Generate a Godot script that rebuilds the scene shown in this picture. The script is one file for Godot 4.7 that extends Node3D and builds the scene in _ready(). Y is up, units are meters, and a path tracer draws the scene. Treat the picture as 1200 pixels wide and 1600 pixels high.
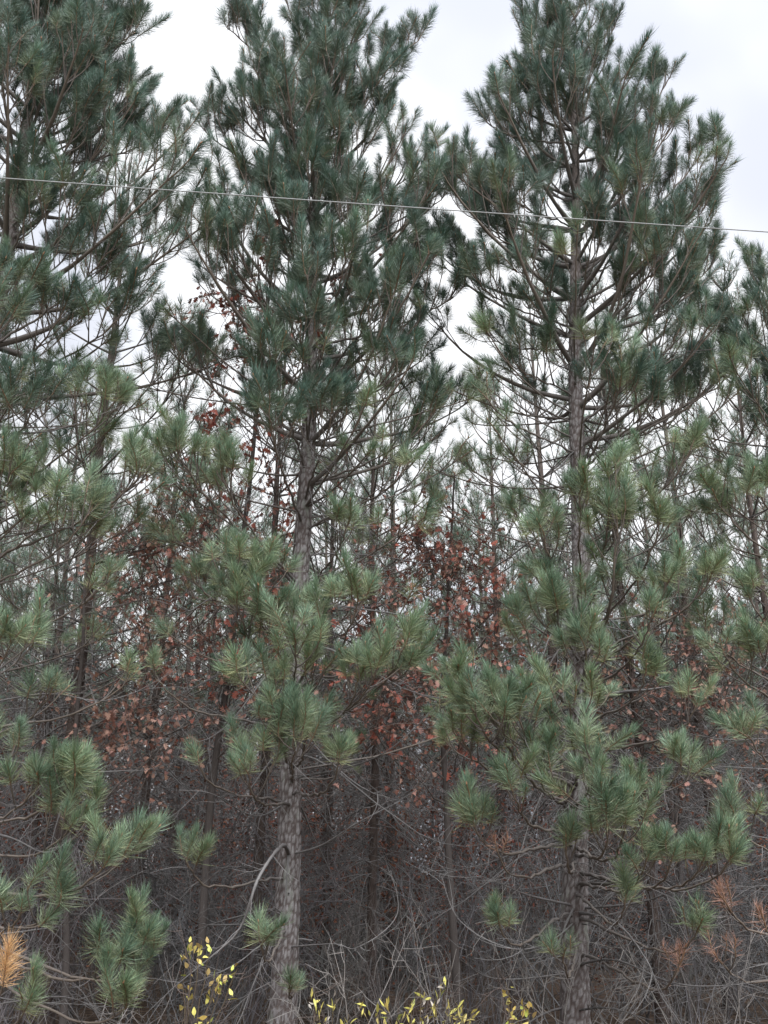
extends Node3D
# A roadside stand of tall pines in late autumn under a bright overcast sky.

const FOCAL := 1550.0          # lens in pixels of a 1200 x 1600 picture
const PITCH := 20.0
const EYE := Vector3(0, 1.6, 0)

var rng := RandomNumberGenerator.new()
var fwd := Vector3(0, sin(deg_to_rad(PITCH)), -cos(deg_to_rad(PITCH)))
var upv := Vector3(0, cos(deg_to_rad(PITCH)), sin(deg_to_rad(PITCH)))
var taken := {}
var M := {}
var tuft_mesh := {}
var noise := FastNoiseLite.new()
var cells := FastNoiseLite.new()

# ------------------------------------------------------------------ mesh builder
class Shape:
	var v := PackedVector3Array()
	var n := PackedVector3Array()
	var c := PackedColorArray()
	var ix := PackedInt32Array()

	func tri(a: int, b: int, d: int) -> void:
		# front faces run clockwise: the cross product looks away from the normal
		var f := (v[b] - v[a]).cross(v[d] - v[a])
		ix.append(a)
		if f.dot(n[a]) <= 0.0:
			ix.append(b)
			ix.append(d)
		else:
			ix.append(d)
			ix.append(b)

	func tube(p: PackedVector3Array, r: PackedFloat32Array, sides: int, c0: Color, c1: Color) -> void:
		var count := p.size()
		var t := (p[1] - p[0]).normalized()
		var u := t.cross(Vector3(0.31, 0.2, 0.93))
		u = u.normalized()
		for i in count:
			if i > 0:
				t = (p[mini(i + 1, count - 1)] - p[i - 1]).normalized()
				u = (u - t * t.dot(u)).normalized()
			var w := t.cross(u)
			var col := c0.lerp(c1, float(i) / (count - 1))
			for k in sides:
				var a := TAU * k / sides
				var d := u * cos(a) + w * sin(a)
				v.append(p[i] + d * r[i])
				n.append(d)
				c.append(col)
		var first := v.size() - count * sides
		for i in count - 1:
			for k in sides:
				var a := first + i * sides + k
				var b := first + i * sides + (k + 1) % sides
				tri(a, b, a + sides)
				tri(b, b + sides, a + sides)
		# close the tip
		var tip := v.size()
		v.append(p[count - 1] + t * r[count - 1])
		n.append(t)
		c.append(c1)
		for k in sides:
			tri(tip - sides + k, tip - sides + (k + 1) % sides, tip)

	func needle(p: Vector3, d: Vector3, bend: Vector3, length: float, wide: float, face: Vector3, col: Color) -> void:
		var side := d.cross(face).normalized() * wide * 0.5
		var nn := side.cross(d).normalized()
		var m := p + d * length * 0.5
		var e := m + (d + bend).normalized() * length * 0.5
		var at := v.size()
		for q in [p - side * 0.7, p + side * 0.7, m - side, m + side, e]:
			v.append(q)
			n.append(nn)
			c.append(col)
		tri(at, at + 1, at + 2)
		tri(at + 1, at + 3, at + 2)
		tri(at + 2, at + 3, at + 4)

	func mesh(material: Material) -> ArrayMesh:
		var a := []
		a.resize(Mesh.ARRAY_MAX)
		a[Mesh.ARRAY_VERTEX] = v
		a[Mesh.ARRAY_NORMAL] = n
		a[Mesh.ARRAY_COLOR] = c
		a[Mesh.ARRAY_INDEX] = ix
		var m := ArrayMesh.new()
		m.add_surface_from_arrays(Mesh.PRIMITIVE_TRIANGLES, a)
		m.surface_set_material(0, material)
		return m


# ------------------------------------------------------------------ small helpers
func R(a: float, b: float) -> float:
	return rng.randf_range(a, b)


func RV() -> Vector3:
	return Vector3(R(-1, 1), R(-1, 1), R(-1, 1))


## The point at depth z that lies in the direction of a place in the photograph.
func at(px: float, py: float, z: float) -> Vector3:
	var d := Vector3(px - 600.0, 0, 0) + upv * (800.0 - py) + fwd * FOCAL
	return EYE + d * (z / d.z)


func seen_at(p: Vector3) -> Vector3:
	var q := p - EYE
	var depth := q.dot(fwd)
	return Vector3(600.0 + FOCAL * q.x / depth, 800.0 - FOCAL * q.dot(upv) / depth, depth)


func numbered(called: String) -> String:
	taken[called] = taken.get(called, -1) + 1
	return called if taken[called] == 0 else "%s_%03d" % [called, taken[called]]


func tag(o: Node, label: String, category: String, group := "", kind := "") -> void:
	if label:
		o.set_meta("label", label)
	if category:
		o.set_meta("category", category)
	if group:
		o.set_meta("group", group)
	if kind:
		o.set_meta("kind", kind)


func thing(called: String, where: Vector3) -> Node3D:
	var o := Node3D.new()
	o.name = numbered(called)
	add_child(o)
	o.position = where
	return o


func part(called: String, m: Mesh, parent: Node) -> MeshInstance3D:
	var o := MeshInstance3D.new()
	o.name = called
	o.mesh = m
	parent.add_child(o, true)
	return o


func lin(r: float, g: float, b: float) -> Color:
	return Color(r, g, b)          # vertex colours are linear


func surface(rough: float, spec := 0.4, texture: Texture2D = null, scale := 1.0) -> StandardMaterial3D:
	var m := StandardMaterial3D.new()
	m.vertex_color_use_as_albedo = true
	m.roughness = rough
	m.metallic_specular = spec
	if texture:
		m.albedo_texture = texture
		m.uv1_triplanar = true
		m.uv1_scale = Vector3.ONE * scale
	return m


func noise_texture(freq: float, low: float, high: float, octaves := 4) -> NoiseTexture2D:
	var f := FastNoiseLite.new()
	f.seed = 11
	f.frequency = freq
	f.fractal_octaves = octaves
	var t := NoiseTexture2D.new()
	t.width = 512
	t.height = 512
	t.seamless = true
	t.noise = f
	var g := Gradient.new()
	g.set_color(0, Color(low, low, low))
	g.set_color(1, Color(high, high, high))
	t.color_ramp = g
	return t


## A path that starts at p along d and bends towards `pull`.
func grow(p: Vector3, d: Vector3, length: float, steps: int, pull: Vector3, wobble: float) -> PackedVector3Array:
	var out := PackedVector3Array([p])
	d = d.normalized()
	for i in steps:
		d = (d + pull / steps + RV() * wobble).normalized()
		p += d * (length / steps)
		out.append(p)
	return out


func bezier(a: Vector3, b: Vector3, c: Vector3, d: Vector3, steps: int, wobble := 0.0) -> PackedVector3Array:
	var out := PackedVector3Array()
	for i in steps + 1:
		var t := float(i) / steps
		var q := a.bezier_interpolate(b, c, d, t)
		if i > 0 and i < steps:
			q += RV() * wobble
		out.append(q)
	return out


func taper(count: int, r0: float, r1: float) -> PackedFloat32Array:
	var out := PackedFloat32Array()
	for i in count:
		out.append(lerpf(r0, r1, pow(float(i) / maxi(count - 1, 1), 0.8)))
	return out


func along(p: PackedVector3Array, t: float) -> Array:
	var f := clampf(t, 0, 0.9999) * (p.size() - 1)
	var i := int(f)
	return [p[i].lerp(p[i + 1], f - i), (p[i + 1] - p[i]).normalized()]


func length_of(p: PackedVector3Array) -> float:
	var s := 0.0
	for i in p.size() - 1:
		s += p[i].distance_to(p[i + 1])
	return s


# ------------------------------------------------------------------ needles
func needle_color(kind: String, age: float) -> Color:
	if kind == "dead":
		var t := R(0, 1)
		return lin(0.68, 0.44, 0.22).lerp(lin(0.56, 0.32, 0.16), t) * R(0.8, 1.15)
	if kind == "brown":
		return lin(0.32, 0.19, 0.14).lerp(lin(0.38, 0.20, 0.15), R(0, 1)) * R(0.8, 1.1)
	var young := lin(0.116, 0.172, 0.128).lerp(lin(0.080, 0.140, 0.112), R(0, 1))
	var old := lin(0.140, 0.164, 0.108).lerp(lin(0.185, 0.155, 0.105), pow(R(0, 1), 3.0))
	return young.lerp(old, clampf(age * 0.9 + R(-0.35, 0.25), 0, 1)) * R(0.6, 1.4)


func make_tuft(stem: float, count: int, length: float, wide: float, kind: String, open := 80.0, tint := Color.WHITE) -> ArrayMesh:
	var s := Shape.new()
	var axis := grow(Vector3.ZERO, Vector3(R(-0.12, 0.12), 1, R(-0.12, 0.12)), stem, 4, Vector3(R(-0.5, 0.5), 0, R(-0.5, 0.5)), 0.06)
	var thin_side := R(0, TAU)
	s.tube(axis, taper(axis.size(), 0.006, 0.004), 5, lin(0.13, 0.085, 0.055), lin(0.20, 0.11, 0.06))
	# the winter bud
	s.tube(PackedVector3Array([axis[4], axis[4] + Vector3.UP * 0.012, axis[4] + Vector3.UP * 0.024]), PackedFloat32Array([0.006, 0.0055, 0.001]), 5, lin(0.3, 0.15, 0.08), lin(0.36, 0.22, 0.14))
	for i in count:
		var f := pow(rng.randf(), 0.8)
		var q := along(axis, f)
		var lean := deg_to_rad(lerpf(open, 18.0, pow(f, 1.3)) + rng.randfn(0, 12))
		var turn := i * 2.39996 + R(-0.3, 0.3)
		var one_sided := 0.5 + 0.5 * cos(turn - thin_side)
		if rng.randf() < one_sided * 0.55:
			continue
		var d := Vector3(sin(lean) * cos(turn), cos(lean), sin(lean) * sin(turn))
		var bend := Vector3.UP * R(-0.02, 0.32) + RV() * 0.12
		if kind == "dead" or kind == "brown":
			bend = Vector3.DOWN * R(-0.2, 0.4) + RV() * 0.25
		s.needle(q[0], d, bend, length * R(0.68, 1.12) * (1.0 - 0.22 * one_sided), wide, (RV() + d.cross(Vector3.UP)).normalized(), needle_color(kind, 1.0 - f) * tint)
	return s.mesh(M.needle)


func make_tufts() -> void:
	var tints := [lin(0.70, 0.77, 0.78), lin(0.62, 0.70, 0.71), lin(0.80, 0.85, 0.84), lin(1.12, 1.10, 0.96), lin(1.48, 1.42, 1.22), lin(1.64, 1.50, 1.18)]  # needle hues, with upper-crown shade and low-tuft brightness painted in
	for k in 6:
		var c: Color = tints[k]
		tuft_mesh["short%d" % k] = make_tuft(R(0.09, 0.15), 230 + 10 * k, R(0.15, 0.18), 0.0027, "green", R(62, 84), c)
		tuft_mesh["mid%d" % k] = make_tuft(R(0.20, 0.30), 360 + 12 * k, R(0.145, 0.175), 0.0027, "green", R(58, 80), c)
		tuft_mesh["long%d" % k] = make_tuft(R(0.38, 0.50), 620, R(0.13, 0.155), 0.0028, "green", R(50, 66), c)
		tuft_mesh["slim%d" % k] = make_tuft(R(0.24, 0.34), 450, R(0.13, 0.16), 0.0028, "green", R(52, 72), c)
	tuft_mesh["thin0"] = make_tuft(0.12, 90, 0.15, 0.0026, "green", 80.0, lin(1.3, 1.26, 1.05))
	tuft_mesh["thin1"] = make_tuft(0.09, 70, 0.14, 0.0026, "green", 80.0, lin(1.4, 1.26, 0.98))
	tuft_mesh["dead0"] = make_tuft(0.27, 420, 0.165, 0.0028, "dead", 56.0)
	tuft_mesh["brown0"] = make_tuft(0.14, 60, 0.13, 0.0026, "brown")
	tuft_mesh["far0"] = make_tuft(0.24, 80, 0.18, 0.0052, "green")
	tuft_mesh["far1"] = make_tuft(0.14, 70, 0.16, 0.005, "green")


func tuft_kind(f: String, style := "") -> String:
	if f == "short" or f == "mid" or f == "long" or f == "slim":
		if style == "top":
			return f + str(rng.randi() % 3)
		return f + str(rng.randi() % 4) if style == "live" else f + str(3 + rng.randi() % 3)
	if f == "far" or f == "thin":
		return f + str(rng.randi() % 2)
	return f + "0"


func pose(p: Vector3, d: Vector3, size: float) -> Transform3D:
	var y := d.normalized()
	var x := y.cross(Vector3(0.3, 0.1, 0.9)).normalized()
	var b := Basis(x, y, x.cross(y)).rotated(y, R(0, TAU))
	return Transform3D(b.scaled(Vector3.ONE * size), p)


# ------------------------------------------------------------------ branches
const OLD_WOOD := Color(0.205, 0.187, 0.178)
const YOUNG_WOOD := Color(0.205, 0.160, 0.126)
const DEAD_WOOD := Color(0.208, 0.194, 0.190)

## Side shoots on the outer part of a living branch. Tufts are appended to `tufts` as [place, direction, kind, size].
func dress(s: Shape, main: PackedVector3Array, r0: float, from: float, gap: float, side_len: float, lift: float, tufts: Array, rich: float, style: String, sides := 6) -> void:
	var whole := length_of(main)
	var radii := taper(main.size(), r0, 0.0055)
	for i in radii.size():
		radii[i] *= R(0.84, 1.22)
	s.tube(main, radii, sides, OLD_WOOD, YOUNG_WOOD)
	if sides > 4:
		for i in int(whole * from * 8.0):
			var b := along(main, R(0.12, from + 0.1))
			var bit := grow(b[0], ((b[1] as Vector3) * 0.7 + RV()).normalized(), R(0.05, 0.38), 4, RV() * 0.9, 0.14)
			s.tube(bit, taper(bit.size(), 0.0036, 0.0014), 3, DEAD_WOOD, DEAD_WOOD)
	var n: int = maxi(int(whole * (1.0 - from) / gap), 1)
	for i in n:
		var t: float = from + (1.0 - from) * (i + R(0.1, 0.7)) / n
		var q := along(main, t)
		var rest := (1.0 - t) * whole
		for side in [-1.0, 1.0]:
			if rng.randf() > rich:
				continue
			var d: Vector3 = q[1]
			var hinge := (Vector3.UP + RV() * 0.55).normalized()
			d = d.rotated(hinge, side * deg_to_rad(R(32, 62)))
			var l: float = clampf(rest * 0.5 + side_len * 0.45, 0.12, side_len * 1.6) * R(0.65, 1.2)
			var twig := grow(q[0], d, l, 4, Vector3.UP * lift * R(0.6, 1.3), 0.07)
			s.tube(twig, taper(twig.size(), lerpf(0.011, 0.006, t), 0.0045), 4, OLD_WOOD, YOUNG_WOOD)
			tip(twig, tufts, style)
			if l > 0.32 and rng.randf() < 0.85:
				for side2 in [-1.0, 1.0]:
					var q2 := along(twig, R(0.4, 0.8))
					var d2: Vector3 = (q2[1] as Vector3).rotated((Vector3.UP + RV() * 0.6).normalized(), side2 * deg_to_rad(R(30, 60)))
					var twig2 := grow(q2[0], d2, R(0.1, 0.24), 3, Vector3.UP * lift, 0.08)
					s.tube(twig2, taper(twig2.size(), 0.0055, 0.004), 4, OLD_WOOD, YOUNG_WOOD)
					tip(twig2, tufts, style)
	tip(main, tufts, style, 1.12)


func tip(p: PackedVector3Array, tufts: Array, style: String, size := 1.0) -> void:
	var e := p.size() - 1
	var d := (p[e] - p[e - 1]).normalized()
	var kind := style
	var x := rng.randf()
	if style == "top":
		kind = "long" if x < 0.25 else ("slim" if x < 0.65 else "mid")
	elif style == "live":
		kind = "slim" if x < 0.4 else ("mid" if x < 0.75 else "short")
	elif style == "low":
		kind = "mid" if x < 0.38 else ("short" if x < 0.88 else "thin")
	elif style == "poor":
		kind = "short" if x < 0.55 else "thin"
	d = (d + Vector3.UP * 0.35).normalized()
	tufts.append([p[e] - d * 0.03, (d + RV() * 0.25).normalized(), tuft_kind(kind, style), size * R(0.60, 1.12)])


func dead_limb(s: Shape, p: Vector3, d: Vector3, length: float, r0: float, droop: float, c0 := DEAD_WOOD, twigs := 1.0) -> PackedVector3Array:
	var steps := 9
	var out := PackedVector3Array([p])
	d = d.normalized()
	for i in steps:
		var f := float(i) / steps
		d = (d + Vector3.DOWN * (droop + 0.3) * (1.0 - 1.9 * f) * 0.28 + RV() * 0.11).normalized()
		p += d * (length / steps)
		out.append(p)
	bare_wood(s, out, r0, twigs, c0)
	return out


func bare_wood(s: Shape, out: PackedVector3Array, r0: float, twigs: float, c0 := DEAD_WOOD) -> void:
	var length := length_of(out)
	var col := c0 * R(0.8, 1.15)
	var radii := taper(out.size(), r0, 0.0022)
	for i in radii.size():
		radii[i] *= R(0.8, 1.25)
	s.tube(out, radii, 6, col, col * 0.95)
	for i in int(length * 5.5 * twigs):
		var q := along(out, R(0.2, 0.98))
		var d2: Vector3 = ((q[1] as Vector3) + RV() * 0.85).normalized()
		var twig := grow(q[0], d2, R(0.12, 0.5) * minf(1.0, length), 4, Vector3(0, R(-0.2, 1.1), 0) + RV() * 0.7, 0.1)
		s.tube(twig, taper(twig.size(), 0.0036, 0.0015), 3, col, col)
		if rng.randf() < 0.6:
			var q2 := along(twig, R(0.3, 0.8))
			var twig2 := grow(q2[0], ((q2[1] as Vector3) + RV() * 0.8), R(0.06, 0.22), 3, RV() * 0.8, 0.1)
			s.tube(twig2, taper(twig2.size(), 0.0026, 0.0013), 3, col, col)


# ------------------------------------------------------------------ pines
## curve: x and z of the stem at height h are polynomials; r(h) its radius
func stem_at(t: Dictionary, h: float) -> Vector3:
	var b: Vector3 = t.base
	return Vector3(b.x + t.lean.x * h + t.bow * h * h + 0.02 * sin(h * 1.3 + t.phase), b.y + h, b.z + t.lean.y * h + 0.02 * cos(h * 1.1 + t.phase))


func stem_radius(t: Dictionary, h: float) -> float:
	var f: float = clampf(h / t.high, 0, 1)
	return t.r * (0.96 * pow(1.0 - f, 0.82) + 0.04) * (1.0 + 0.35 * exp(-h * 3.0))


func make_stem(t: Dictionary, around: int, ring: float, bark: float) -> ArrayMesh:
	var s := Shape.new()
	var rings := int(t.high / ring)
	for i in rings + 1:
		var h: float = t.high * i / rings
		var p := stem_at(t, h)
		var r := stem_radius(t, h)
		var young := smoothstep(5.5, 9.5, h)
		for k in around:
			var a := TAU * k / around
			var d := Vector3(cos(a), 0, sin(a))
			var lump := 0.0
			var col := OLD_WOOD
			if bark > 0.0:
				var w: Vector3 = Vector3(d.x * r, h * 0.36, d.z * r) + t.base
				var plate := cells.get_noise_3dv(w * 31.0 + Vector3.ONE * fine_bend(w))          # -1 on the crack between two plates
				var fine := noise.get_noise_3dv(w * 60.0)
				var wide := noise.get_noise_3dv(w * 3.0)
				var edge := 1.0 - smoothstep(-0.97, -0.62, plate)
				lump = bark * (1.0 - edge) * (1.0 - 0.75 * young) + fine * 0.0018
				col = lin(0.250, 0.225, 0.222).lerp(lin(0.40, 0.375, 0.372), clampf(0.45 + fine * 1.3 + wide * 0.4, 0, 1)).lerp(lin(0.095, 0.066, 0.058), edge * 0.85)
				col = col.lerp(lin(0.33, 0.345, 0.30), 0.6 * smoothstep(0.28, 0.5, noise.get_noise_3dv(w * 7.0 + Vector3(9, 2, 4))))
				if t.has("shaded_bark"):
					col = lin(0.150, 0.118, 0.104).lerp(lin(0.105, 0.078, 0.068), edge) * (1.0 + fine * 0.8)  # back stems: bark darkened to paint in the shade inside the stand
				col = col.lerp(lin(0.20, 0.165, 0.145) * (1.0 + 0.5 * fine), young * 0.75)
			else:
				var wide2: float = noise.get_noise_3dv(Vector3(d.x * 4.0, h * 5.0, d.z * 4.0) + t.base)
				col = lin(0.205, 0.175, 0.163) * (1.0 + wide2 * 0.7)
			s.v.append(p + d * (r + lump))
			s.n.append(d)
			s.c.append(col)
	for i in rings:
		for k in around:
			var a := i * around + k
			var b := i * around + (k + 1) % around
			s.tri(a, b, a + around)
			s.tri(b, b + around, a + around)
	if bark > 0.0:
		# normals from the relief itself
		var nn := PackedVector3Array()
		nn.resize(s.v.size())
		for i in range(0, s.ix.size(), 3):
			var f := (s.v[s.ix[i + 2]] - s.v[s.ix[i]]).cross(s.v[s.ix[i + 1]] - s.v[s.ix[i]])
			for j in 3:
				nn[s.ix[i + j]] += f
		for i in nn.size():
			s.n[i] = nn[i].normalized()
	return s.mesh(M.bark)


func fine_bend(w: Vector3) -> float:
	return noise.get_noise_3dv(w * 14.0) * 0.5


## Puts the tufts that show largest into the tree as parts of their branches, the rest into its crown.
func leaf_out(root: Node3D, branches: Array, most: int) -> void:
	var all := []
	for b in branches:
		for t in b[1]:
			var q := seen_at(t[0])
			var inside := q.z > 0.5 and q.x > -40 and q.x < 1240 and q.y > -40 and q.y < 1640
			all.append([q.z + (0.0 if inside else 1000.0), b[0], t, inside])
	all.sort_custom(func(a, b): return a[0] < b[0])
	var rest := {}
	var made := 0
	for a in all:
		var t: Array = a[2]
		var kind: String = t[2]
		if (a[3] and made < most) or kind.begins_with("dead") or kind.begins_with("brown"):
			made += 1
			var o := part("needle_tuft", tuft_mesh[kind], a[1])
			o.transform = pose(t[0] - root.position, t[1], t[3])
			if kind.begins_with("dead"):
				o.set_meta("label", "bright orange dead needle tuft")
			elif kind.begins_with("brown"):
				o.set_meta("label", "withered rust brown needle tuft")
		else:
			if not rest.has(kind):
				rest[kind] = []
			rest[kind].append(pose(t[0] - root.position, t[1], t[3]))
	if rest.is_empty():
		return
	var crown := Node3D.new()
	crown.name = "crown"
	crown.set_meta("kind", "stuff")
	root.add_child(crown)
	for kind in rest:
		scatter("needles", tuft_mesh[kind], rest[kind], crown, 0.22)


func scatter(called: String, m: Mesh, places: Array, parent: Node, vary := 0.2) -> MultiMeshInstance3D:
	var mm := MultiMesh.new()
	mm.transform_format = MultiMesh.TRANSFORM_3D
	mm.use_colors = true
	mm.mesh = m
	mm.instance_count = places.size()
	for i in places.size():
		mm.set_instance_transform(i, places[i])
		var k := R(1.0 - vary, 1.0 + vary)
		mm.set_instance_color(i, Color(k * R(0.93, 1.07), k, k * R(0.93, 1.07)))
	var o := MultiMeshInstance3D.new()
	o.name = called
	o.multimesh = mm
	o.set_meta("kind", "stuff")
	parent.add_child(o, true)
	return o


func moved(s: Shape, by: Vector3) -> Shape:
	for i in s.v.size():
		s.v[i] -= by
	return s


func front_pine(t: Dictionary, label: String, sprays: Array, limbs: Array, most: int) -> Node3D:
	var root := thing("pine_tree", t.base)
	tag(root, label, "tree", "pines along the front of the stand")
	var st := make_stem(t, 64, 0.014, 0.007)
	var trunk := part("trunk", st, root)
	trunk.position = -root.position
	var branches := []
	# whorls of living branches
	var h: float = t.live
	while h < t.high - 0.25:
		var left: float = t.high - h
		var count := 5 if left > 1.0 else 4
		var turn := R(0, TAU)
		for k in count:
			var a := turn + TAU * k / count + R(-0.35, 0.35)
			var reach: float = minf(0.15 + left * t.cone, t.wide) * R(0.68, 1.15)
			var fade: float = smoothstep(t.live - 0.5, t.live + 2.2, h)
			if rng.randf() > 0.45 + 0.55 * fade:
				continue
			var rise := lerpf(0.12, 0.95, clampf(1.0 - left / 6.0, 0, 1)) + R(-0.12, 0.15)
			var d := Vector3(cos(a), rise, sin(a)).normalized()
			var p := stem_at(t, h + R(-0.07, 0.07))
			var main := grow(p + d * stem_radius(t, h) * 0.5, d, reach, 9, Vector3.UP * R(0.55, 1.0), 0.06)
			var s := Shape.new()
			var tufts := []
			var from := clampf(1.0 - (0.75 + 0.3 * R(0, 1)) / reach, 0.12, 0.6) if left > 2.0 else 0.12
			dress(s, main, clampf(0.010 + reach * 0.0105, 0.01, 0.034), from, 0.18, clampf(reach * 0.29, 0.14, 0.46), 1.0, tufts, 0.52 + 0.28 * fade, "top" if left < 4.5 else "live")
			branches.append([part("branch", moved(s, root.position).mesh(M.twig), root), tufts])
		h += R(0.36, 0.5)
	# the leader
	var s2 := Shape.new()
	var tufts2 := []
	var top := stem_at(t, t.high - 0.05)
	dress(s2, grow(top, Vector3.UP, 0.45, 4, Vector3.ZERO, 0.04), 0.01, 0.2, 0.15, 0.2, 0.9, tufts2, 0.9, "top")
	branches.append([part("branch", moved(s2, root.position).mesh(M.twig), root), tufts2])
	# limbs one can make out in the photograph: [px, py, depth, rise per metre, length dressed, richness, style]
	for y in sprays:
		var e := at(y[0], y[1], y[2])
		var foot := stem_at(t, 0)
		var flat := Vector2(e.x - foot.x, e.z - foot.z).length()
		var ha: float = clampf(e.y - t.base.y - y[3] * flat, 0.4, t.high - 0.3)
		var p := stem_at(t, ha)
		flat = Vector2(e.x - p.x, e.z - p.z).length()
		var out := Vector3(e.x - p.x, 0, e.z - p.z).normalized()
		var b := p + out * flat * 0.4 + Vector3.UP * (e.y - p.y) * 0.30 + RV() * 0.05
		var c: Vector3 = e - out * flat * 0.16 - Vector3.UP * (y[7] if y.size() > 7 else clampf(flat * 0.26, 0.12, 0.4))
		var main := bezier(p, b, c, e, 20, 0.012)
		var s := Shape.new()
		var tufts := []
		var whole := length_of(main)
		var style: String = y[6]
		dress(s, main, clampf(0.006 + whole * 0.0052, 0.008, 0.020), clampf(1.0 - y[4] * 1.3 / whole, 0.1, 0.9), 0.12 if style == "top" else 0.105, clampf(y[4] * (0.4 if style == "top" else 0.68), 0.12, 0.44), 1.5 if style == "top" else 1.0, tufts, minf(y[5] + 0.05, 1.0), style)
		branches.append([part("branch", moved(s, root.position).mesh(M.twig), root), tufts])
	# broken stubs
	for i in 22:
		var hh: float = R(0.6, t.live + 1.5)
		var a := R(0, TAU)
		var d := Vector3(cos(a), R(-0.1, 0.5), sin(a)).normalized()
		var from := stem_at(t, hh)
		var s := Shape.new()
		var stub := grow(from, d, stem_radius(t, hh) + R(0.03, 0.13), 3, RV() * 0.3, 0.08)
		s.tube(stub, taper(stub.size(), R(0.008, 0.014), R(0.004, 0.008)), 6, DEAD_WOOD, DEAD_WOOD)
		part("branch_stub", moved(s, root.position).mesh(M.twig), root)
	# thinly needled lower limbs
	for i in 32:
		var hh: float = lerpf(1.4, t.live + 0.8, sqrt(rng.randf()))
		var a := R(0, TAU)
		var s := Shape.new()
		var tufts := []
		var main := grow(stem_at(t, hh), Vector3(cos(a), R(-0.05, 0.35), sin(a)), R(0.9, 1.9), 9, Vector3(0, R(0.1, 0.7), 0), 0.07)
		dress(s, main, R(0.009, 0.015), R(0.5, 0.75), 0.17, 0.28, 0.9, tufts, 0.55, "poor", 5)
		branches.append([part("branch", moved(s, root.position).mesh(M.twig), root), tufts])
	# bare limbs one can make out: [depth, thickness, px, py, px, py ...]
	for y in limbs:
		var p := PackedVector3Array([stem_at(t, clampf(at(y[2], y[3], t.base.z).y, 0.3, t.high))])
		var m: int = (y.size() - 2) / 2
		for k in range(1, m):
			var far: float = lerpf(t.base.z, y[0], clampf(k / 2.0, 0, 1)) 
			p.append(at(y[2 + k * 2], y[3 + k * 2], far))
		var curve := Curve3D.new()
		for k in p.size():
			var tangent := (p[mini(k + 1, p.size() - 1)] - p[maxi(k - 1, 0)]) * 0.18
			curve.add_point(p[k], -tangent, tangent)
		curve.bake_interval = 0.07
		var s := Shape.new()
		bare_wood(s, curve.get_baked_points(), y[1], 1.0)
		part("dead_branch", moved(s, root.position).mesh(M.twig), root)
	# bare lower limbs
	for i in int(t.bare):
		var hh: float = lerpf(0.5, t.live + 1.2, pow(rng.randf(), 0.9))
		var a := R(0, TAU)
		var s := Shape.new()
		dead_limb(s, stem_at(t, hh), Vector3(cos(a), R(-0.1, 0.45), sin(a)), R(0.6, 2.0), R(0.006, 0.013), R(0.0, 1.7), DEAD_WOOD, 1.25)
		part("dead_branch", moved(s, root.position).mesh(M.twig), root)
	leaf_out(root, branches, most)
	return root


## A pine further back: stem, crown and its tangle of dead lower limbs, standing at the origin.
func back_pine(high: float, live: float, wide: float, r: float, label: String) -> Node3D:
	var t := {"base": Vector3.ZERO, "lean": Vector2(R(-0.02, 0.02), R(-0.02, 0.02)), "bow": 0.0, "phase": R(0, 6), "high": high, "r": r, "shaded_bark": true}
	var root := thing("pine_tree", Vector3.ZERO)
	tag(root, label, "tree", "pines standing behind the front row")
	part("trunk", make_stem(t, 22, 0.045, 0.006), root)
	var s := Shape.new()
	var tufts := []
	var h := live
	while h < high - 0.2:
		var left := high - h
		var turn := R(0, TAU)
		for k in 4:
			var a := turn + TAU * k / 4 + R(-0.4, 0.4)
			var poor := h < live + 1.6
			if poor and rng.randf() < 0.3:
				continue
			var reach := minf(0.25 + left * 0.42, wide) * R(0.65, 1.15)
			var d := Vector3(cos(a), lerpf(0.1, 0.8, clampf(1.0 - left / 6.0, 0, 1)) + R(-0.1, 0.15), sin(a)).normalized()
			var main := grow(stem_at(t, h), d, reach, 6, Vector3.UP * R(0.5, 0.9), 0.07)
			dress(s, main, 0.016, 0.5, 0.24, clampf(reach * 0.3, 0.14, 0.45), 0.8, tufts, 0.45 if poor else 0.8, "far", 4)
		h += R(0.45, 0.6)
	part("branches", s.mesh(M.twig), root).set_meta("kind", "stuff")
	var kinds := {}
	for q in tufts:
		if not kinds.has(q[2]):
			kinds[q[2]] = []
		kinds[q[2]].append(pose(q[0], q[1], q[3]))
	var crown := Node3D.new()
	crown.name = "crown"
	crown.set_meta("kind", "stuff")
	root.add_child(crown)
	for k in kinds:
		scatter("needles", tuft_mesh[k], kinds[k], crown, 0.22)
	var s2 := Shape.new()
	for i in 165:
		var a := R(0, TAU)
		dead_limb(s2, stem_at(t, lerpf(0.4, live + 1.0, rng.randf())), Vector3(cos(a), R(-0.15, 0.5), sin(a)), R(0.6, 1.9), R(0.005, 0.011), R(0.0, 1.4), DEAD_WOOD, 1.1)
	part("dead_branches", s2.mesh(M.twig), root).set_meta("kind", "stuff")
	return root


func copy_of(o: Node3D, where: Vector3, turn: float, size: float, label: String) -> Node3D:
	var c: Node3D = o.duplicate()
	c.name = numbered("pine_tree")
	add_child(c)
	c.position = where
	c.rotation.y = turn
	c.scale = Vector3.ONE * size
	c.set_meta("label", label)
	return c


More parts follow.
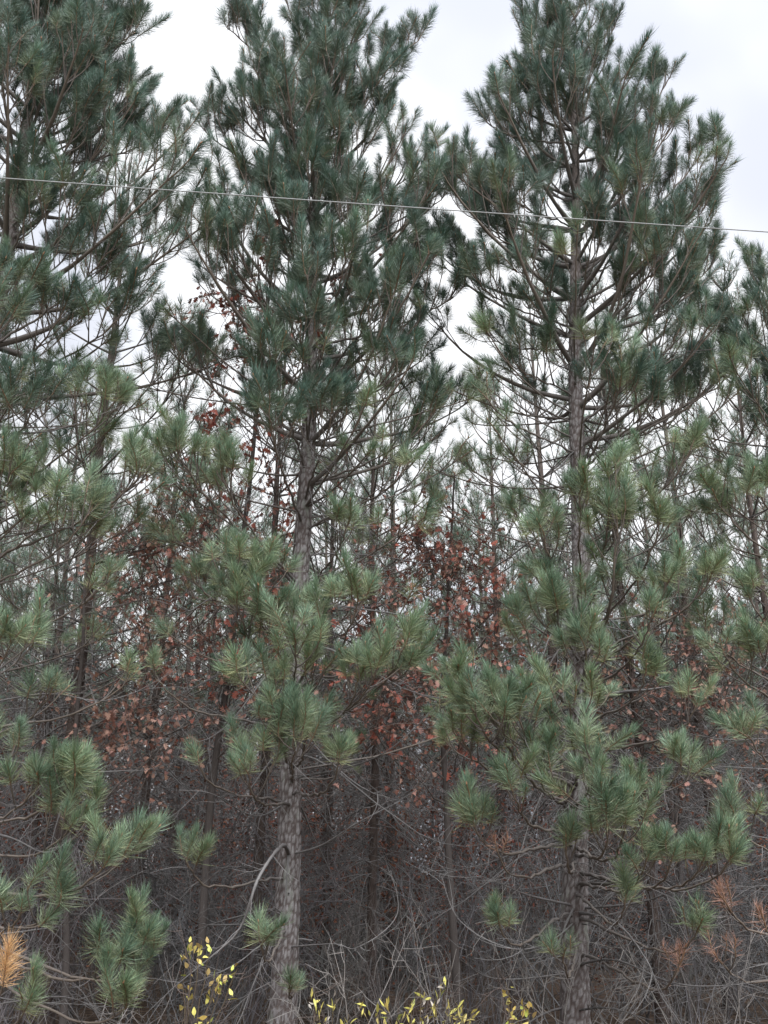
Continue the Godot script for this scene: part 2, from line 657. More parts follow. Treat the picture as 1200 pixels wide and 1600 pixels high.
# ------------------------------------------------------------------ broad leaves
func make_leaf(outline: Array, length: float, fold: float, c0: Color) -> ArrayMesh:
	var s := Shape.new()
	var count := outline.size()
	for side in [-1.0, 1.0]:
		var first := s.v.size()
		for q in outline:
			for e in [0.0, 1.0]:
				s.v.append(Vector3(side * q.y * e * length, q.x * length, fold * q.y * e * length - 0.12 * length * q.x * q.x))
				s.n.append(Vector3(0, 0, 1))
				s.c.append(c0 * R(0.85, 1.15))
		for i in count - 1:
			var a := first + i * 2
			s.tri(a, a + 1, a + 3)
			s.tri(a, a + 3, a + 2)
	# the stalk
	s.tube(PackedVector3Array([Vector3(0, -0.22, 0.02) * length, Vector3.ZERO, Vector3(0, 0.5, -0.03) * length]), PackedFloat32Array([0.0012, 0.001, 0.0008]), 3, c0, c0)
	return s.mesh(M.leaf)


func leaf_pose(p: Vector3, d: Vector3, size: float) -> Transform3D:
	return pose(p, d, size)


func oak(label: String, foot: Vector3, high: float, r: float, clumps: Array, kinds: Array, most: int) -> void:
	var root := thing("oak_tree", foot)
	tag(root, label, "tree", "young oaks among the pines")
	var stem := grow(foot, Vector3(R(-0.05, 0.05), 1, R(-0.05, 0.05)), high, 22, Vector3.ZERO, 0.045)
	var s := Shape.new()
	s.tube(stem, taper(stem.size(), r, 0.010), 9, lin(0.130, 0.112, 0.104), lin(0.130, 0.112, 0.104))
	part("trunk", moved(s, foot).mesh(M.bark), root)
	var leaves := []
	for q in clumps:
		var e := at(q[0], q[1], q[2])
		var hf := clampf((e.y - foot.y - 0.7 * Vector2(e.x - foot.x, e.z - foot.z).length()) / high, 0.1, 0.92)
		var a: Vector3 = along(stem, hf)[0]
		var s2 := Shape.new()
		var limb := bezier(a, a.lerp(e, 0.35) + Vector3.DOWN * 0.1, a.lerp(e, 0.75) + RV() * 0.15, e, 8, 0.03)
		s2.tube(limb, taper(limb.size(), clampf(length_of(limb) * 0.007, 0.006, 0.013), 0.004), 5, lin(0.19, 0.165, 0.152), lin(0.19, 0.16, 0.145))
		var spread: float = q[3]
		for i in int(q[4] * 0.42):
			var b := along(limb, R(0.45, 1.0))
			var twig := grow(b[0], (RV() + Vector3.UP * 0.2).normalized(), spread * R(0.6, 3.6), 4, RV() * 0.6, 0.12)
			s2.tube(twig, taper(twig.size(), 0.0045, 0.002), 3, lin(0.19, 0.16, 0.145), lin(0.20, 0.155, 0.13))
			for j in 4:
				var f := along(twig, R(0.35, 1.0))
				leaves.append([f[0], (RV() + Vector3.DOWN * 0.5).normalized(), R(0.7, 1.25), kinds[rng.randi() % kinds.size()]])
		part("branch", moved(s2, foot).mesh(M.twig), root)
	var all := []
	for l in leaves:
		var z := seen_at(l[0])
		all.append([z.z, l])
	all.sort_custom(func(x, y): return x[0] < y[0])
	var rest := {}
	for i in all.size():
		var l: Array = all[i][1]
		var place := pose(l[0] - foot, l[1], l[2])
		if i < most:
			part("leaf", l[3], root).transform = place
		else:
			if not rest.has(l[3]):
				rest[l[3]] = []
			rest[l[3]].append(place)
	var crown := Node3D.new()
	crown.name = "crown"
	crown.set_meta("kind", "stuff")
	root.add_child(crown)
	for m in rest:
		scatter("leaves", m, rest[m], crown, 0.3)


func bare_bush(stems: int, high: float, spread: float, c0: Color, thick: float, twigs: float) -> Array:
	var out := []
	for i in stems:
		var s := Shape.new()
		var d := Vector3(R(-1, 1) * spread, 1, R(-1, 1) * spread)
		var p := Vector3(R(-0.15, 0.15), 0, R(-0.15, 0.15))
		var l := high * R(0.55, 1.1)
		var main := grow(p, d, l, 9, RV() * 0.5, 0.09)
		var col := c0 * R(0.75, 1.2)
		s.tube(main, taper(main.size(), thick * R(0.7, 1.2), 0.0018), 5, col, col)
		for k in int(l * 7.0 * twigs):
			var q := along(main, R(0.15, 0.98))
			var twig := grow(q[0], ((q[1] as Vector3) * 0.6 + RV()).normalized(), R(0.15, 0.6) * minf(1.0, l * 0.5), 4, RV() * 0.9 + Vector3.UP * 0.4, 0.12)
			s.tube(twig, taper(twig.size(), 0.004, 0.0015), 3, col, col)
			for m in 2:
				var q2 := along(twig, R(0.2, 0.9))
				var twig2 := grow(q2[0], ((q2[1] as Vector3) * 0.5 + RV()).normalized(), R(0.08, 0.3), 3, RV() * 0.9, 0.1)
				s.tube(twig2, taper(twig2.size(), 0.0026, 0.0013), 3, col, col)
		out.append([s, main])
	return out


func leafy_shrub(label: String, foot: Vector3, high: float, stems: int, spots: Array, kinds: Array, per: int) -> void:
	var root := thing("leafy_shrub", foot)
	tag(root, label, "shrub", "yellow leaved shrubs at the edge of the stand")
	for b in bare_bush(stems, high, 0.5, lin(0.16, 0.125, 0.11), 0.006, 0.8):
		part("stem", (b[0] as Shape).mesh(M.twig), root)
	for q in spots:
		var e := at(q[0], q[1], foot.z + R(-0.25, 0.25)) - foot
		var s := Shape.new()
		var main := bezier(Vector3(R(-0.1, 0.1), 0, R(-0.1, 0.1)), Vector3(e.x * 0.3, e.y * 0.5, e.z * 0.3), Vector3(e.x * 0.8, e.y * 0.75, e.z * 0.8), e, 8, 0.015)
		s.tube(main, taper(main.size(), 0.006, 0.002), 5, lin(0.16, 0.125, 0.11), lin(0.2, 0.15, 0.09))
		part("stem", s.mesh(M.twig), root)
		for k in per:
			var f := along(main, R(0.78, 1.0))
			var d := ((f[1] as Vector3) * 0.5 + RV() * 0.9 + Vector3.UP * 0.3).normalized()
			part("leaf", kinds[rng.randi() % kinds.size()], root).transform = pose((f[0] as Vector3) + RV() * 0.03, d, R(0.7, 1.2))


# ------------------------------------------------------------------ the place
func sky_picture() -> ImageTexture:
	var w := 1024
	var h := 512
	var im := Image.create(w, h, false, Image.FORMAT_RGBF)
	var f := FastNoiseLite.new()
	f.seed = 5
	f.frequency = 1.0
	f.fractal_octaves = 5
	for y in h:
		var up := (0.5 - (y + 0.5) / h) * PI
		for x in w:
			var a := (x + 0.5) / w * TAU
			var d := Vector3(cos(a) * cos(up), sin(up), sin(a) * cos(up))
			var q := d * Vector3(1.5, 2.6, 1.5)
			var k := smoothstep(-0.12, 0.42, f.get_noise_3dv(q + Vector3(3.1, 0, 7.7)))
			var c := Color(0.975, 0.99, 1.025).lerp(Color(0.67, 0.70, 0.79), k) * (0.86 + 0.34 * maxf(sin(up), 0.0))
			im.set_pixel(x, y, c)
	return ImageTexture.create_from_image(im)


func _ready() -> void:
	rng.seed = 20231
	noise.seed = 3
	noise.frequency = 1.0
	cells.seed = 9
	cells.frequency = 1.0
	cells.noise_type = FastNoiseLite.TYPE_CELLULAR
	cells.cellular_return_type = FastNoiseLite.RETURN_DISTANCE2_SUB
	cells.fractal_type = FastNoiseLite.FRACTAL_NONE

	# camera
	var cam := Camera3D.new()
	cam.name = "camera"
	cam.position = EYE
	cam.rotation_degrees.x = PITCH
	cam.fov = rad_to_deg(2.0 * atan(800.0 / FOCAL))
	cam.near = 0.1
	cam.far = 2000.0
	add_child(cam)
	cam.current = true

	# sky
	var env := Environment.new()
	env.background_mode = Environment.BG_SKY
	var sky := Sky.new()
	var pan := PanoramaSkyMaterial.new()
	pan.panorama = sky_picture()
	sky.sky_material = pan
	env.sky = sky
	env.background_energy_multiplier = 0.215
	env.sky_rotation = Vector3(deg_to_rad(-18.0), deg_to_rad(-28.0), 0)
	env.tonemap_mode = Environment.TONE_MAPPER_LINEAR
	env.tonemap_exposure = 5.3
	env.sdfgi_enabled = true
	env.ssao_enabled = true
	env.ssil_enabled = true
	var we := WorldEnvironment.new()
	we.name = "world_environment"
	we.environment = env
	add_child(we)

	# the brightest part of the overcast, high behind the camera
	var sun := DirectionalLight3D.new()
	sun.name = "sun"
	sun.light_color = Color(0.97, 0.985, 1.0)
	sun.light_energy = 0.5
	sun.light_angular_distance = 65.0
	sun.rotation_degrees = Vector3(-56, 18, 0)
	sun.shadow_enabled = true
	add_child(sun)

	# materials
	var grain := noise_texture(0.03, 0.62, 1.0)
	M.needle = surface(0.5, 0.45)
	M.needle.backlight_enabled = true
	M.needle.backlight = Color(0.25, 0.3, 0.2)
	M.twig = surface(0.85, 0.3, grain, 9.0)
	M.bark = surface(0.9, 0.3, grain, 14.0)
	M.leaf = surface(0.6, 0.4)
	M.leaf.backlight_enabled = true
	M.leaf.backlight = Color(0.5, 0.5, 0.5)
	M.litter = surface(0.95, 0.2, noise_texture(0.02, 0.5, 1.0, 5), 0.8)
	M.wire = surface(0.5, 0.5)

	make_tufts()
	build_ground()
	build_front()
	build_back()
	build_oaks()
	build_shrubs()
	build_wire()


func build_ground() -> void:
	var s := Shape.new()
	var ring := PackedFloat32Array([0.0])
	var q := 0.6
	while q < 900.0:
		ring.append(q)
		q *= 1.12
	var around := 72
	for i in ring.size():
		for k in around:
			var a := TAU * k / around
			var p := Vector3(cos(a), 0, sin(a)) * ring[i]
			p.y = noise.get_noise_2d(p.x * 0.35, p.z * 0.35) * 0.18 + noise.get_noise_2d(p.x * 1.7, p.z * 1.7) * 0.04
			s.v.append(p)
			s.n.append(Vector3.UP)
			var bounce_verge := smoothstep(-5.6, -4.6, p.z + noise.get_noise_2d(p.x * 0.8, p.z * 0.8))          # unseen pale grass and gravel strip, added to bounce light upward
			s.c.append(lin(0.125, 0.088, 0.066).lerp(lin(0.33, 0.30, 0.235), bounce_verge) * (1.0 + 0.5 * noise.get_noise_2d(p.x * 0.9, p.z * 0.9)))
	for i in ring.size() - 1:
		for k in around:
			var a := i * around + k
			var b := i * around + (k + 1) % around
			s.tri(a, b, a + around)
			s.tri(b, b + around, a + around)
	var o := part("ground", s.mesh(M.litter), self)
	o.set_meta("kind", "structure")


func build_front() -> void:
	var middle := {"base": Vector3(-0.85, 0, -9.0), "lean": Vector2(0.0145, 0.0), "bow": 0.0, "phase": 0.5, "high": 12.6, "r": 0.108, "live": 5.2, "wide": 2.0, "bare": 44, "cone": 0.28}
	front_pine(middle, "tall pine with scaly grey trunk above the drooping bare limb and yellow leaves", [
		[545, 815, -7.9, 0.30, 0.42, 0.7, "low"], [362, 885, -7.6, 0.35, 0.55, 0.85, "low"], [560, 935, -7.4, 0.35, 0.35, 0.7, "low"], [462, 1000, -7.2, 0.2, 0.4, 0.9, "low"],
		[632, 1010, -7.5, 0.30, 0.45, 0.75, "low"], [438, 1120, -7.3, 0.15, 0.45, 0.9, "low"], [388, 1205, -7.4, 0.1, 0.35, 0.8, "low"], [530, 1185, -7.6, 0.1, 0.3, 0.6, "low"],
		[290, 1340, -7.7, 0.1, 0.2, 0.5, "low"], [310, 1190, -7.9, 0.2, 0.25, 0.4, "poor"], [455, 1545, -7.9, -0.1, 0.2, 0.5, "poor"],
		[345, 735, -7.7, 0.45, 0.5, 0.8, "low"], [275, 700, -7.6, 0.5, 0.45, 0.8, "low"], [420, 640, -7.6, 0.4, 0.5, 0.7, "live"], [520, 640, -7.9, 0.4, 0.5, 0.7, "live"],
		[470, 500, -7.7, 0.5, 0.6, 0.8, "live"], [460, 330, -7.9, 0.55, 0.7, 0.8, "top"], [480, 430, -7.6, 0.5, 0.5, 0.8, "top"], [655, 60, -9.1, 0.9, 0.9, 0.8, "top"], [665, 250, -9.0, 0.7, 0.6, 0.8, "top"],
		[355, 40, -9.0, 1.0, 0.7, 0.8, "top"], [310, 190, -8.9, 0.75, 0.7, 0.8, "top"], [590, 130, -8.6, 1.0, 0.6, 0.9, "top"], [400, 110, -8.4, 1.0, 0.6, 0.9, "top"], [720, 270, -9.0, 0.7, 0.5, 0.8, "top"],
		[560, 10, -8.8, 1.2, 0.6, 0.9, "top"], [640, 720, -8.2, 0.3, 0.4, 0.6, "low"], [620, 560, -8.2, 0.4, 0.5, 0.7, "live"], [240, 1050, -8.0, 0.25, 0.35, 0.5, "poor"], [640, 930, -7.6, 0.3, 0.3, 0.4, "poor"],
		[410, 1470, -7.6, 0.0, 0.25, 0.6, "low"], [300, 900, -8.3, 0.3, 0.4, 0.6, "poor"], [500, 80, -8.3, 1.0, 0.7, 0.9, "top"], [450, 160, -8.1, 0.9, 0.7, 0.9, "top"], [530, 200, -8.0, 0.9, 0.7, 0.9, "top"], [480, 250, -7.9, 0.8, 0.7, 0.9, "top"],
		[420, 280, -8.0, 0.7, 0.7, 0.9, "top"], [560, 300, -8.0, 0.7, 0.7, 0.9, "top"], [370, 380, -7.9, 0.6, 0.7, 0.85, "live"], [540, 400, -7.8, 0.6, 0.6, 0.85, "live"], [430, 560, -7.8, 0.5, 0.6, 0.8, "live"], [490, 1030, -7.6, 0.2, 0.4, 0.8, "low"],
		[560, 1060, -7.6, 0.2, 0.4, 0.8, "low"], [420, 960, -7.7, 0.3, 0.4, 0.8, "low"], [480, 1130, -7.6, 0.15, 0.4, 0.8, "low"], [600, 450, -8.0, 0.5, 0.6, 0.7, "live"], [680, 640, -8.3, 0.35, 0.4, 0.6, "live"], [700, 300, -9.0, 0.6, 0.6, 0.7, "top"], [690, 390, -8.9, 0.5, 0.6, 0.7, "live"], [650, 340, -9.3, 0.6, 0.6, 0.7, "top"], [715, 450, -9.0, 0.45, 0.5, 0.7, "live"], [640, 420, -9.4, 0.5, 0.6, 0.7, "live"], [655, 500, -8.7, 0.45, 0.5, 0.7, "live"], [625, 110, -9.0, 0.9, 0.4, 0.7, "top"], [500, 960, -7.5, 0.25, 0.4, 0.7, "low"], [590, 1040, -7.4, 0.2, 0.35, 0.8, "low"], [460, 1150, -7.3, 0.1, 0.35, 0.8, "low"], [370, 940, -7.6, 0.3, 0.4, 0.8, "low"], [430, 1060, -7.3, 0.15, 0.3, 0.8, "low"]], [
		[-7.3, 0.022, 445, 1335, 440, 1322, 405, 1370, 375, 1450, 330, 1495, 275, 1540, 222, 1590], [-8.3, 0.012, 465, 1215, 540, 1200, 610, 1170, 680, 1105], [-8.4, 0.013, 460, 1335, 500, 1322, 560, 1285, 625, 1252],
		[-7.6, 0.009, 445, 1250, 400, 1275, 330, 1240, 280, 1235], [-7.6, 0.008, 450, 1480, 520, 1475, 560, 1480, 620, 1430, 610, 1360], [-8.2, 0.009, 440, 1180, 330, 1110, 270, 1080], [-7.6, 0.008, 440, 1440, 330, 1445, 290, 1430]], 250)
	var right := {"base": Vector3(1.52, 0, -9.0), "lean": Vector2(0.085, 0.0), "bow": -0.0023, "phase": 2.5, "high": 11.75, "r": 0.117, "live": 5.6, "wide": 2.05, "bare": 48, "cone": 0.36}
	front_pine(right, "tall pine with full pointed crown and bare trunk showing against the sky", [
		[972, 580, -7.9, 0.5, 0.55, 0.8, "live"], [962, 725, -7.3, 0.85, 0.5, 0.95, "low", 1.6], [905, 770, -7.3, 0.5, 0.3, 0.8, "low"], [1030, 815, -7.4, 0.4, 0.35, 0.8, "low"], [850, 830, -7.4, 0.4, 0.35, 0.8, "low"],
		[855, 900, -7.6, 0.3, 0.3, 0.6, "low"], [1045, 905, -7.5, 0.3, 0.3, 0.6, "low"], [915, 1010, -7.3, 0.2, 0.35, 0.8, "low"], [715, 1055, -7.0, 0.2, 0.4, 0.8, "low"], [772, 1090, -6.9, 0.3, 0.4, 0.95, "low", 0.6],
		[890, 1100, -7.0, 0.2, 0.4, 0.85, "low"], [830, 1170, -7.1, 0.15, 0.4, 0.8, "low"], [925, 1225, -6.9, 0.1, 0.4, 0.9, "low"], [885, 1320, -7.3, 0.05, 0.3, 0.8, "low"], [975, 1285, -7.1, 0.1, 0.35, 0.8, "low"],
		[1010, 1340, -7.2, 0.1, 0.3, 0.7, "low"], [1065, 1190, -7.6, 0.2, 0.35, 0.6, "low"], [1140, 1340, -7.3, 0.1, 0.3, 0.7, "low"], [975, 1405, -7.3, 0.0, 0.2, 0.6, "low"], [740, 1285, -7.2, 0.05, 0.25, 0.7, "low"],
		[780, 1440, -7.5, 0.0, 0.2, 0.7, "low"], [880, 1490, -7.6, 0.0, 0.2, 0.4, "poor"], [1090, 1450, -7.4, 0.0, 0.3, 0.5, "poor"], [1000, 1235, -7.5, 0.1, 0.3, 0.6, "low"], [775, 1325, -7.2, 0.05, 0.15, 0.3, "brown"],
		[1060, 1510, -7.6, 0.0, 0.2, 0.5, "brown"], [760, 190, -9.0, 0.9, 0.6, 0.8, "top"], [815, 130, -8.8, 1.0, 0.6, 0.85, "top"], [1048, 120, -8.9, 1.0, 0.6, 0.85, "top"], [1095, 240, -8.9, 0.8, 0.6, 0.85, "top"],
		[960, 40, -8.8, 1.2, 0.5, 0.9, "top"], [855, 40, -8.8, 1.2, 0.5, 0.9, "top"], [960, 200, -8.2, 0.8, 0.6, 0.9, "top"], [1120, 330, -8.7, 0.6, 0.6, 0.8, "top"], [1060, 350, -8.0, 0.6, 0.6, 0.85, "live"],
		[790, 300, -8.7, 0.6, 0.6, 0.8, "top"], [830, 400, -8.3, 0.55, 0.5, 0.7, "live"], [1160, 560, -8.6, 0.45, 0.5, 0.7, "live"], [740, 430, -8.6, 0.5, 0.5, 0.7, "live"], [760, 620, -8.4, 0.4, 0.4, 0.6, "low"], [1080, 700, -8.0, 0.4, 0.5, 0.7, "low"], [1090, 1100, -7.8, 0.2, 0.4, 0.6, "low"], [1110, 900, -7.9, 0.3, 0.4, 0.6, "low"], [820, 980, -7.5, 0.3, 0.4, 0.6, "low"], [960, 900, -7.6, 0.3, 0.4, 0.8, "low"],
		[720, 1150, -7.3, 0.15, 0.35, 0.7, "low"], [930, 330, -8.0, 0.7, 0.6, 0.8, "top"], [1010, 280, -8.1, 0.7, 0.6, 0.9, "top"], [900, 120, -8.3, 1.0, 0.6, 0.9, "top"], [1010, 1050, -7.8, 0.2, 0.4, 0.6, "low"], [765, 360, -8.9, 0.6, 0.6, 0.75, "top"], [735, 330, -9.1, 0.6, 0.6, 0.7, "top"], [830, 470, -8.6, 0.5, 0.5, 0.7, "live"], [1020, 430, -8.4, 0.5, 0.6, 0.8, "live"], [1085, 440, -8.7, 0.5, 0.6, 0.8, "live"], [1115, 410, -9.0, 0.5, 0.6, 0.8, "live"],
		[1060, 520, -8.3, 0.45, 0.5, 0.7, "live"], [1130, 500, -9.0, 0.45, 0.5, 0.7, "live"], [800, 560, -8.6, 0.45, 0.5, 0.7, "live"], [760, 520, -9.0, 0.45, 0.5, 0.7, "live"], [1020, 620, -8.3, 0.4, 0.5, 0.7, "live"], [1100, 610, -8.8, 0.4, 0.5, 0.7, "live"], [1000, 380, -9.6, 0.6, 0.6, 0.8, "top"], [800, 420, -9.5, 0.5, 0.6, 0.7, "live"], [740, 1110, -6.9, 0.15, 0.4, 0.9, "low"], [810, 1120, -6.9, 0.15, 0.35, 0.9, "low"], [800, 1230, -7.0, 0.1, 0.35, 0.7, "low"], [950, 1290, -6.9, 0.05, 0.35, 0.9, "low"], [920, 1180, -7.0, 0.1, 0.35, 0.8, "low"],
		[1050, 1340, -7.2, 0.05, 0.3, 0.8, "low"], [1100, 1340, -7.2, 0.05, 0.3, 0.7, "low"], [1020, 960, -7.5, 0.25, 0.4, 0.7, "low"], [870, 950, -7.4, 0.25, 0.4, 0.7, "low"], [950, 800, -7.4, 0.4, 0.4, 0.8, "low"]], [
		[-7.6, 0.013, 885, 1415, 830, 1400, 780, 1380, 735, 1362], [-7.6, 0.015, 905, 1425, 960, 1440, 1010, 1500, 1030, 1550, 1060, 1600], [-7.2, 0.007, 890, 1440, 860, 1470, 800, 1482, 720, 1440, 690, 1370], [-8.4, 0.03, 912, 1112, 960, 1085, 1010, 1078, 1060, 1070],
		[-7.8, 0.012, 905, 1510, 960, 1500, 1050, 1535, 1130, 1540, 1200, 1530], [-7.6, 0.012, 900, 1580, 950, 1575, 1020, 1595], [-8.0, 0.012, 905, 1420, 1000, 1410, 1080, 1380, 1180, 1350], [-8.0, 0.01, 905, 1180, 980, 1200, 1100, 1200, 1190, 1230], [-7.8, 0.01, 890, 1520, 780, 1530, 720, 1500]], 250)
	var far_left := {"base": Vector3(-3.75, 0, -8.2), "lean": Vector2(0.01, 0.0), "bow": 0.0, "phase": 4.0, "high": 12.4, "r": 0.135, "live": 4.8, "wide": 2.5, "bare": 34, "cone": 0.34}
	front_pine(far_left, "pine at the picture edge with long upswept limbs and one orange tuft", [
		[18, 1000, -6.9, 0.2, 0.4, 0.9, "low"], [62, 1220, -6.8, 0.1, 0.35, 0.8, "low"], [118, 1215, -6.8, 0.15, 0.35, 0.9, "low"], [110, 1290, -6.9, 0.0, 0.35, 0.8, "low"], [165, 1350, -6.7, 0.05, 0.35, 0.8, "low"],
		[95, 1410, -6.8, 0.0, 0.3, 0.6, "low"], [35, 1420, -6.8, 0.0, 0.3, 0.7, "low"], [6, 1535, -6.5, -0.1, 0.1, -0.1, "dead", 0.6], [40, 1575, -6.8, -0.1, 0.2, 0.6, "low"], [30, 1160, -7.2, 0.2, 0.3, 0.7, "low"],
		[20, 735, -7.3, 0.35, 0.5, 0.8, "low"], [140, 800, -7.3, 0.3, 0.5, 0.8, "low"], [90, 770, -7.2, 0.3, 0.4, 0.8, "low"], [185, 620, -7.4, 0.45, 0.5, 0.8, "low"], [220, 740, -7.4, 0.3, 0.5, 0.7, "low"],
		[60, 620, -7.3, 0.4, 0.5, 0.8, "live"], [215, 40, -8.0, 0.8, 0.9, 0.85, "top"], [225, 140, -8.0, 0.6, 0.8, 0.8, "top"], [250, 210, -8.6, 0.55, 0.7, 0.8, "top"], [150, 60, -7.6, 0.8, 0.7, 0.85, "top"],
		[120, 320, -7.4, 0.5, 0.7, 0.8, "live"], [10, 440, -7.0, 0.5, 0.6, 0.85, "live"], [200, 480, -7.7, 0.4, 0.5, 0.7, "live"], [60, 130, -7.6, 0.8, 0.7, 0.85, "top"], [200, 1060, -7.6, 0.2, 0.3, 0.4, "poor"],
		[230, 1500, -7.0, -0.1, 0.35, 0.8, "low"], [190, 1500, -6.9, -0.1, 0.3, 0.8, "low"], [200, 1570, -6.9, -0.15, 0.3, 0.6, "low"], [130, 180, -7.5, 0.7, 0.7, 0.85, "top"], [60, 280, -7.4, 0.6, 0.7, 0.85, "top"], [180, 380, -7.6, 0.5, 0.6, 0.8, "live"], [100, 480, -7.4, 0.5, 0.6, 0.8, "live"],
		[30, 30, -7.8, 0.9, 0.7, 0.85, "top"], [100, 20, -7.8, 0.9, 0.7, 0.85, "top"], [80, 1080, -7.4, 0.2, 0.35, 0.5, "poor"], [170, 900, -7.6, 0.3, 0.4, 0.6, "poor"]], [
		[-6.9, 0.02, -60, 1290, 0, 1305, 70, 1332, 110, 1310], [-7.0, 0.01, -60, 1480, 40, 1455, 110, 1440, 165, 1390], [-7.0, 0.009, -60, 1600, 60, 1560, 130, 1560, 185, 1525], [-7.4, 0.011, -60, 1120, 60, 1085, 160, 1095, 240, 1070], [-7.4, 0.012, -60, 850, 60, 830, 150, 815, 195, 770]], 240)
	var far_right := {"base": Vector3(4.25, 0, -9.2), "lean": Vector2(0.01, 0.0), "bow": 0.0, "phase": 1.0, "high": 7.1, "r": 0.12, "live": 5.0, "wide": 2.0, "bare": 34, "cone": 0.34}
	front_pine(far_right, "pine at the frame edge beside the rust coloured withered branches", [
		[1170, 930, -8.0, 0.3, 0.4, 0.7, "low"], [1130, 1020, -7.9, 0.25, 0.45, 0.8, "low"], [1185, 1010, -7.8, 0.2, 0.3, 0.8, "low"], [1170, 420, -9.0, 0.5, 0.6, 0.7, "live"], [1185, 640, -8.6, 0.45, 0.5, 0.7, "live"],
		[1140, 1420, -7.5, 0.0, 0.25, 0.6, "brown"], [1195, 1450, -7.4, 0.0, 0.15, 0.3, "brown"], [1180, 760, -8.4, 0.35, 0.4, 0.6, "low"], [1125, 1500, -7.7, 0.0, 0.2, 0.5, "brown"], [1170, 1150, -7.9, 0.2, 0.35, 0.6, "low"], [1150, 500, -8.9, 0.5, 0.6, 0.7, "live"], [1120, 780, -8.4, 0.4, 0.5, 0.6, "low"], [1100, 980, -8.2, 0.3, 0.4, 0.6, "low"], [1150, 1280, -7.8, 0.1, 0.3, 0.6, "low"]], [
		[-8.0, 0.014, 1290, 1330, 1200, 1310, 1120, 1290, 1060, 1275], [-8.0, 0.012, 1290, 1480, 1180, 1510, 1140, 1540, 1080, 1550], [-8.2, 0.012, 1290, 1210, 1170, 1200, 1080, 1195]], 160)


func build_back() -> void:
	var protos := []
	var specs := [[10.8, 3.6, 1.8, 0.085], [9.8, 4.0, 1.6, 0.062], [11.0, 3.8, 1.9, 0.09], [9.4, 3.4, 1.7, 0.068]]
	# [x, z, prototype, scale, label]
	var second := [
		[-3.45, -11.2, 0, 1.0, "dark pine trunk behind the swag of needles near the orange tuft"],
		[-1.38, -11.6, 1, 1.0, "thin dark pine standing close behind the scaly grey trunk"],
		[-0.12, -12.4, 1, 0.95, "dark pine in the gap between the two tall front trunks"],
		[2.9, -11.4, 3, 0.95, "dark pine behind the pine with the bare trunk against sky"],
		[4.6, -11.6, 1, 0.95, "dark pine at the back beside the withered rust branches"],
		[-5.6, -11.4, 2, 0.98, "pine half hidden behind the long upswept limbs"],
	]
	for q in specs:
		protos.append(back_pine(q[0], q[1], q[2], q[3], ""))
	var used := {}
	for q in second:
		var k: int = q[2]
		if not used.has(k):
			used[k] = true
			protos[k].position = Vector3(q[0], 0, q[1])
			protos[k].scale = Vector3.ONE * q[3]
			protos[k].set_meta("label", q[4])
		else:
			copy_of(protos[k], Vector3(q[0], 0, q[1]), R(0, TAU), q[3], q[4])
	var near_marks := [[-60, 90, "deep behind the upswept limbs at the picture edge"], [90, 230, "deep behind the low oak with curled brown leaves"], [230, 350, "deep behind the oak with dark red leaves"], [350, 480, "deep beyond the scaly grey trunk"],
		[480, 600, "deep behind the yellow willowy shrub"], [600, 740, "deep behind the oak with rusty leaves"], [740, 850, "deep beside the thick front trunk and gold shrub"], [850, 960, "deep beyond the trunk bare against the sky"],
		[960, 1080, "deep behind the low oak with dull russet leaves"], [1080, 1260, "deep behind the withered rust branches"]]
	var z := -13.9
	while z > -23.5:
		var half := -z * 0.52 + 0.5
		var x := -half + R(0, 1.2)
		while x < half:
			var p := Vector3(x + R(-0.35, 0.35), 0, z + R(-0.4, 0.4))
			var label := "slender dark pine deep in the stand among bare twigs"
			var px := seen_at(p + Vector3.UP * 4.0).x
			for q in near_marks:
				if z > -18.0 and px > q[0] and px < q[1] and q[2]:
					label = "slender dark pine standing " + q[2]
					q[2] = ""
					break
			copy_of(protos[rng.randi() % 4], p, R(0, TAU), R(0.85, 1.04), label)
			x += R(1.9, 2.7)
		z -= 2.4
	# bare brush between the stems
	var places := []
	for i in 170:
		var zz := -R(9.8, 26.0)
		var size := R(0.5, 1.2)
		places.append(Transform3D(Basis(Vector3.UP, R(0, TAU)).scaled(Vector3(size, size, size)), Vector3(R(-1, 1) * (-zz * 0.45 + 1.0), 0, zz)))
	var u := scatter("undergrowth", joined(bare_bush(8, 2.0, 0.6, DEAD_WOOD, 0.007, 0.8), 0).mesh(M.twig), places, self, 0.3)
	tag(u, "tangle of bare brown brush between the pine trunks", "undergrowth", "", "stuff")
	# the thicket of bare saplings with a few brown leaves that closes the view
	places = []
	for i in 260:
		var zz := -R(12.0, 34.0)
		var size := R(0.5, 1.1) * (0.55 + 0.5 * smoothstep(13.0, 26.0, -zz))
		places.append(Transform3D(Basis(Vector3.UP, R(0, TAU)).scaled(Vector3(size, size, size)), Vector3(R(-1, 1) * (-zz * 0.45 + 1.0), 0, zz)))
	var w := scatter("sapling_woods", joined(bare_bush(5, 7.2, 0.22, DEAD_WOOD, 0.020, 1.0), 500).mesh(M.twig), places, self, 0.3)
	tag(w, "hazy brown thicket of bare saplings closing the view behind the pines", "thicket", "", "stuff")


	# the rest of the plantation, too deep to tell one stem from the next
	places = []
	var row := -24.5
	while row > -46.0:
		var side := row * 0.5 - 1.0
		while side < -row * 0.5 + 1.0:
			var size := R(0.8, 1.05)
			places.append(Transform3D(Basis(Vector3.UP, R(0, TAU)).scaled(Vector3(size, size, size)), Vector3(side + R(-0.4, 0.4), 0, row + R(-0.5, 0.5))))
			side += R(1.7, 2.6)
		row -= 2.4
	var f := scatter("far_pine_woods", far_pine().mesh(M.twig), places, self, 0.25)
	tag(f, "dim mass of pine stems and needles far back in the stand", "woods", "", "stuff")


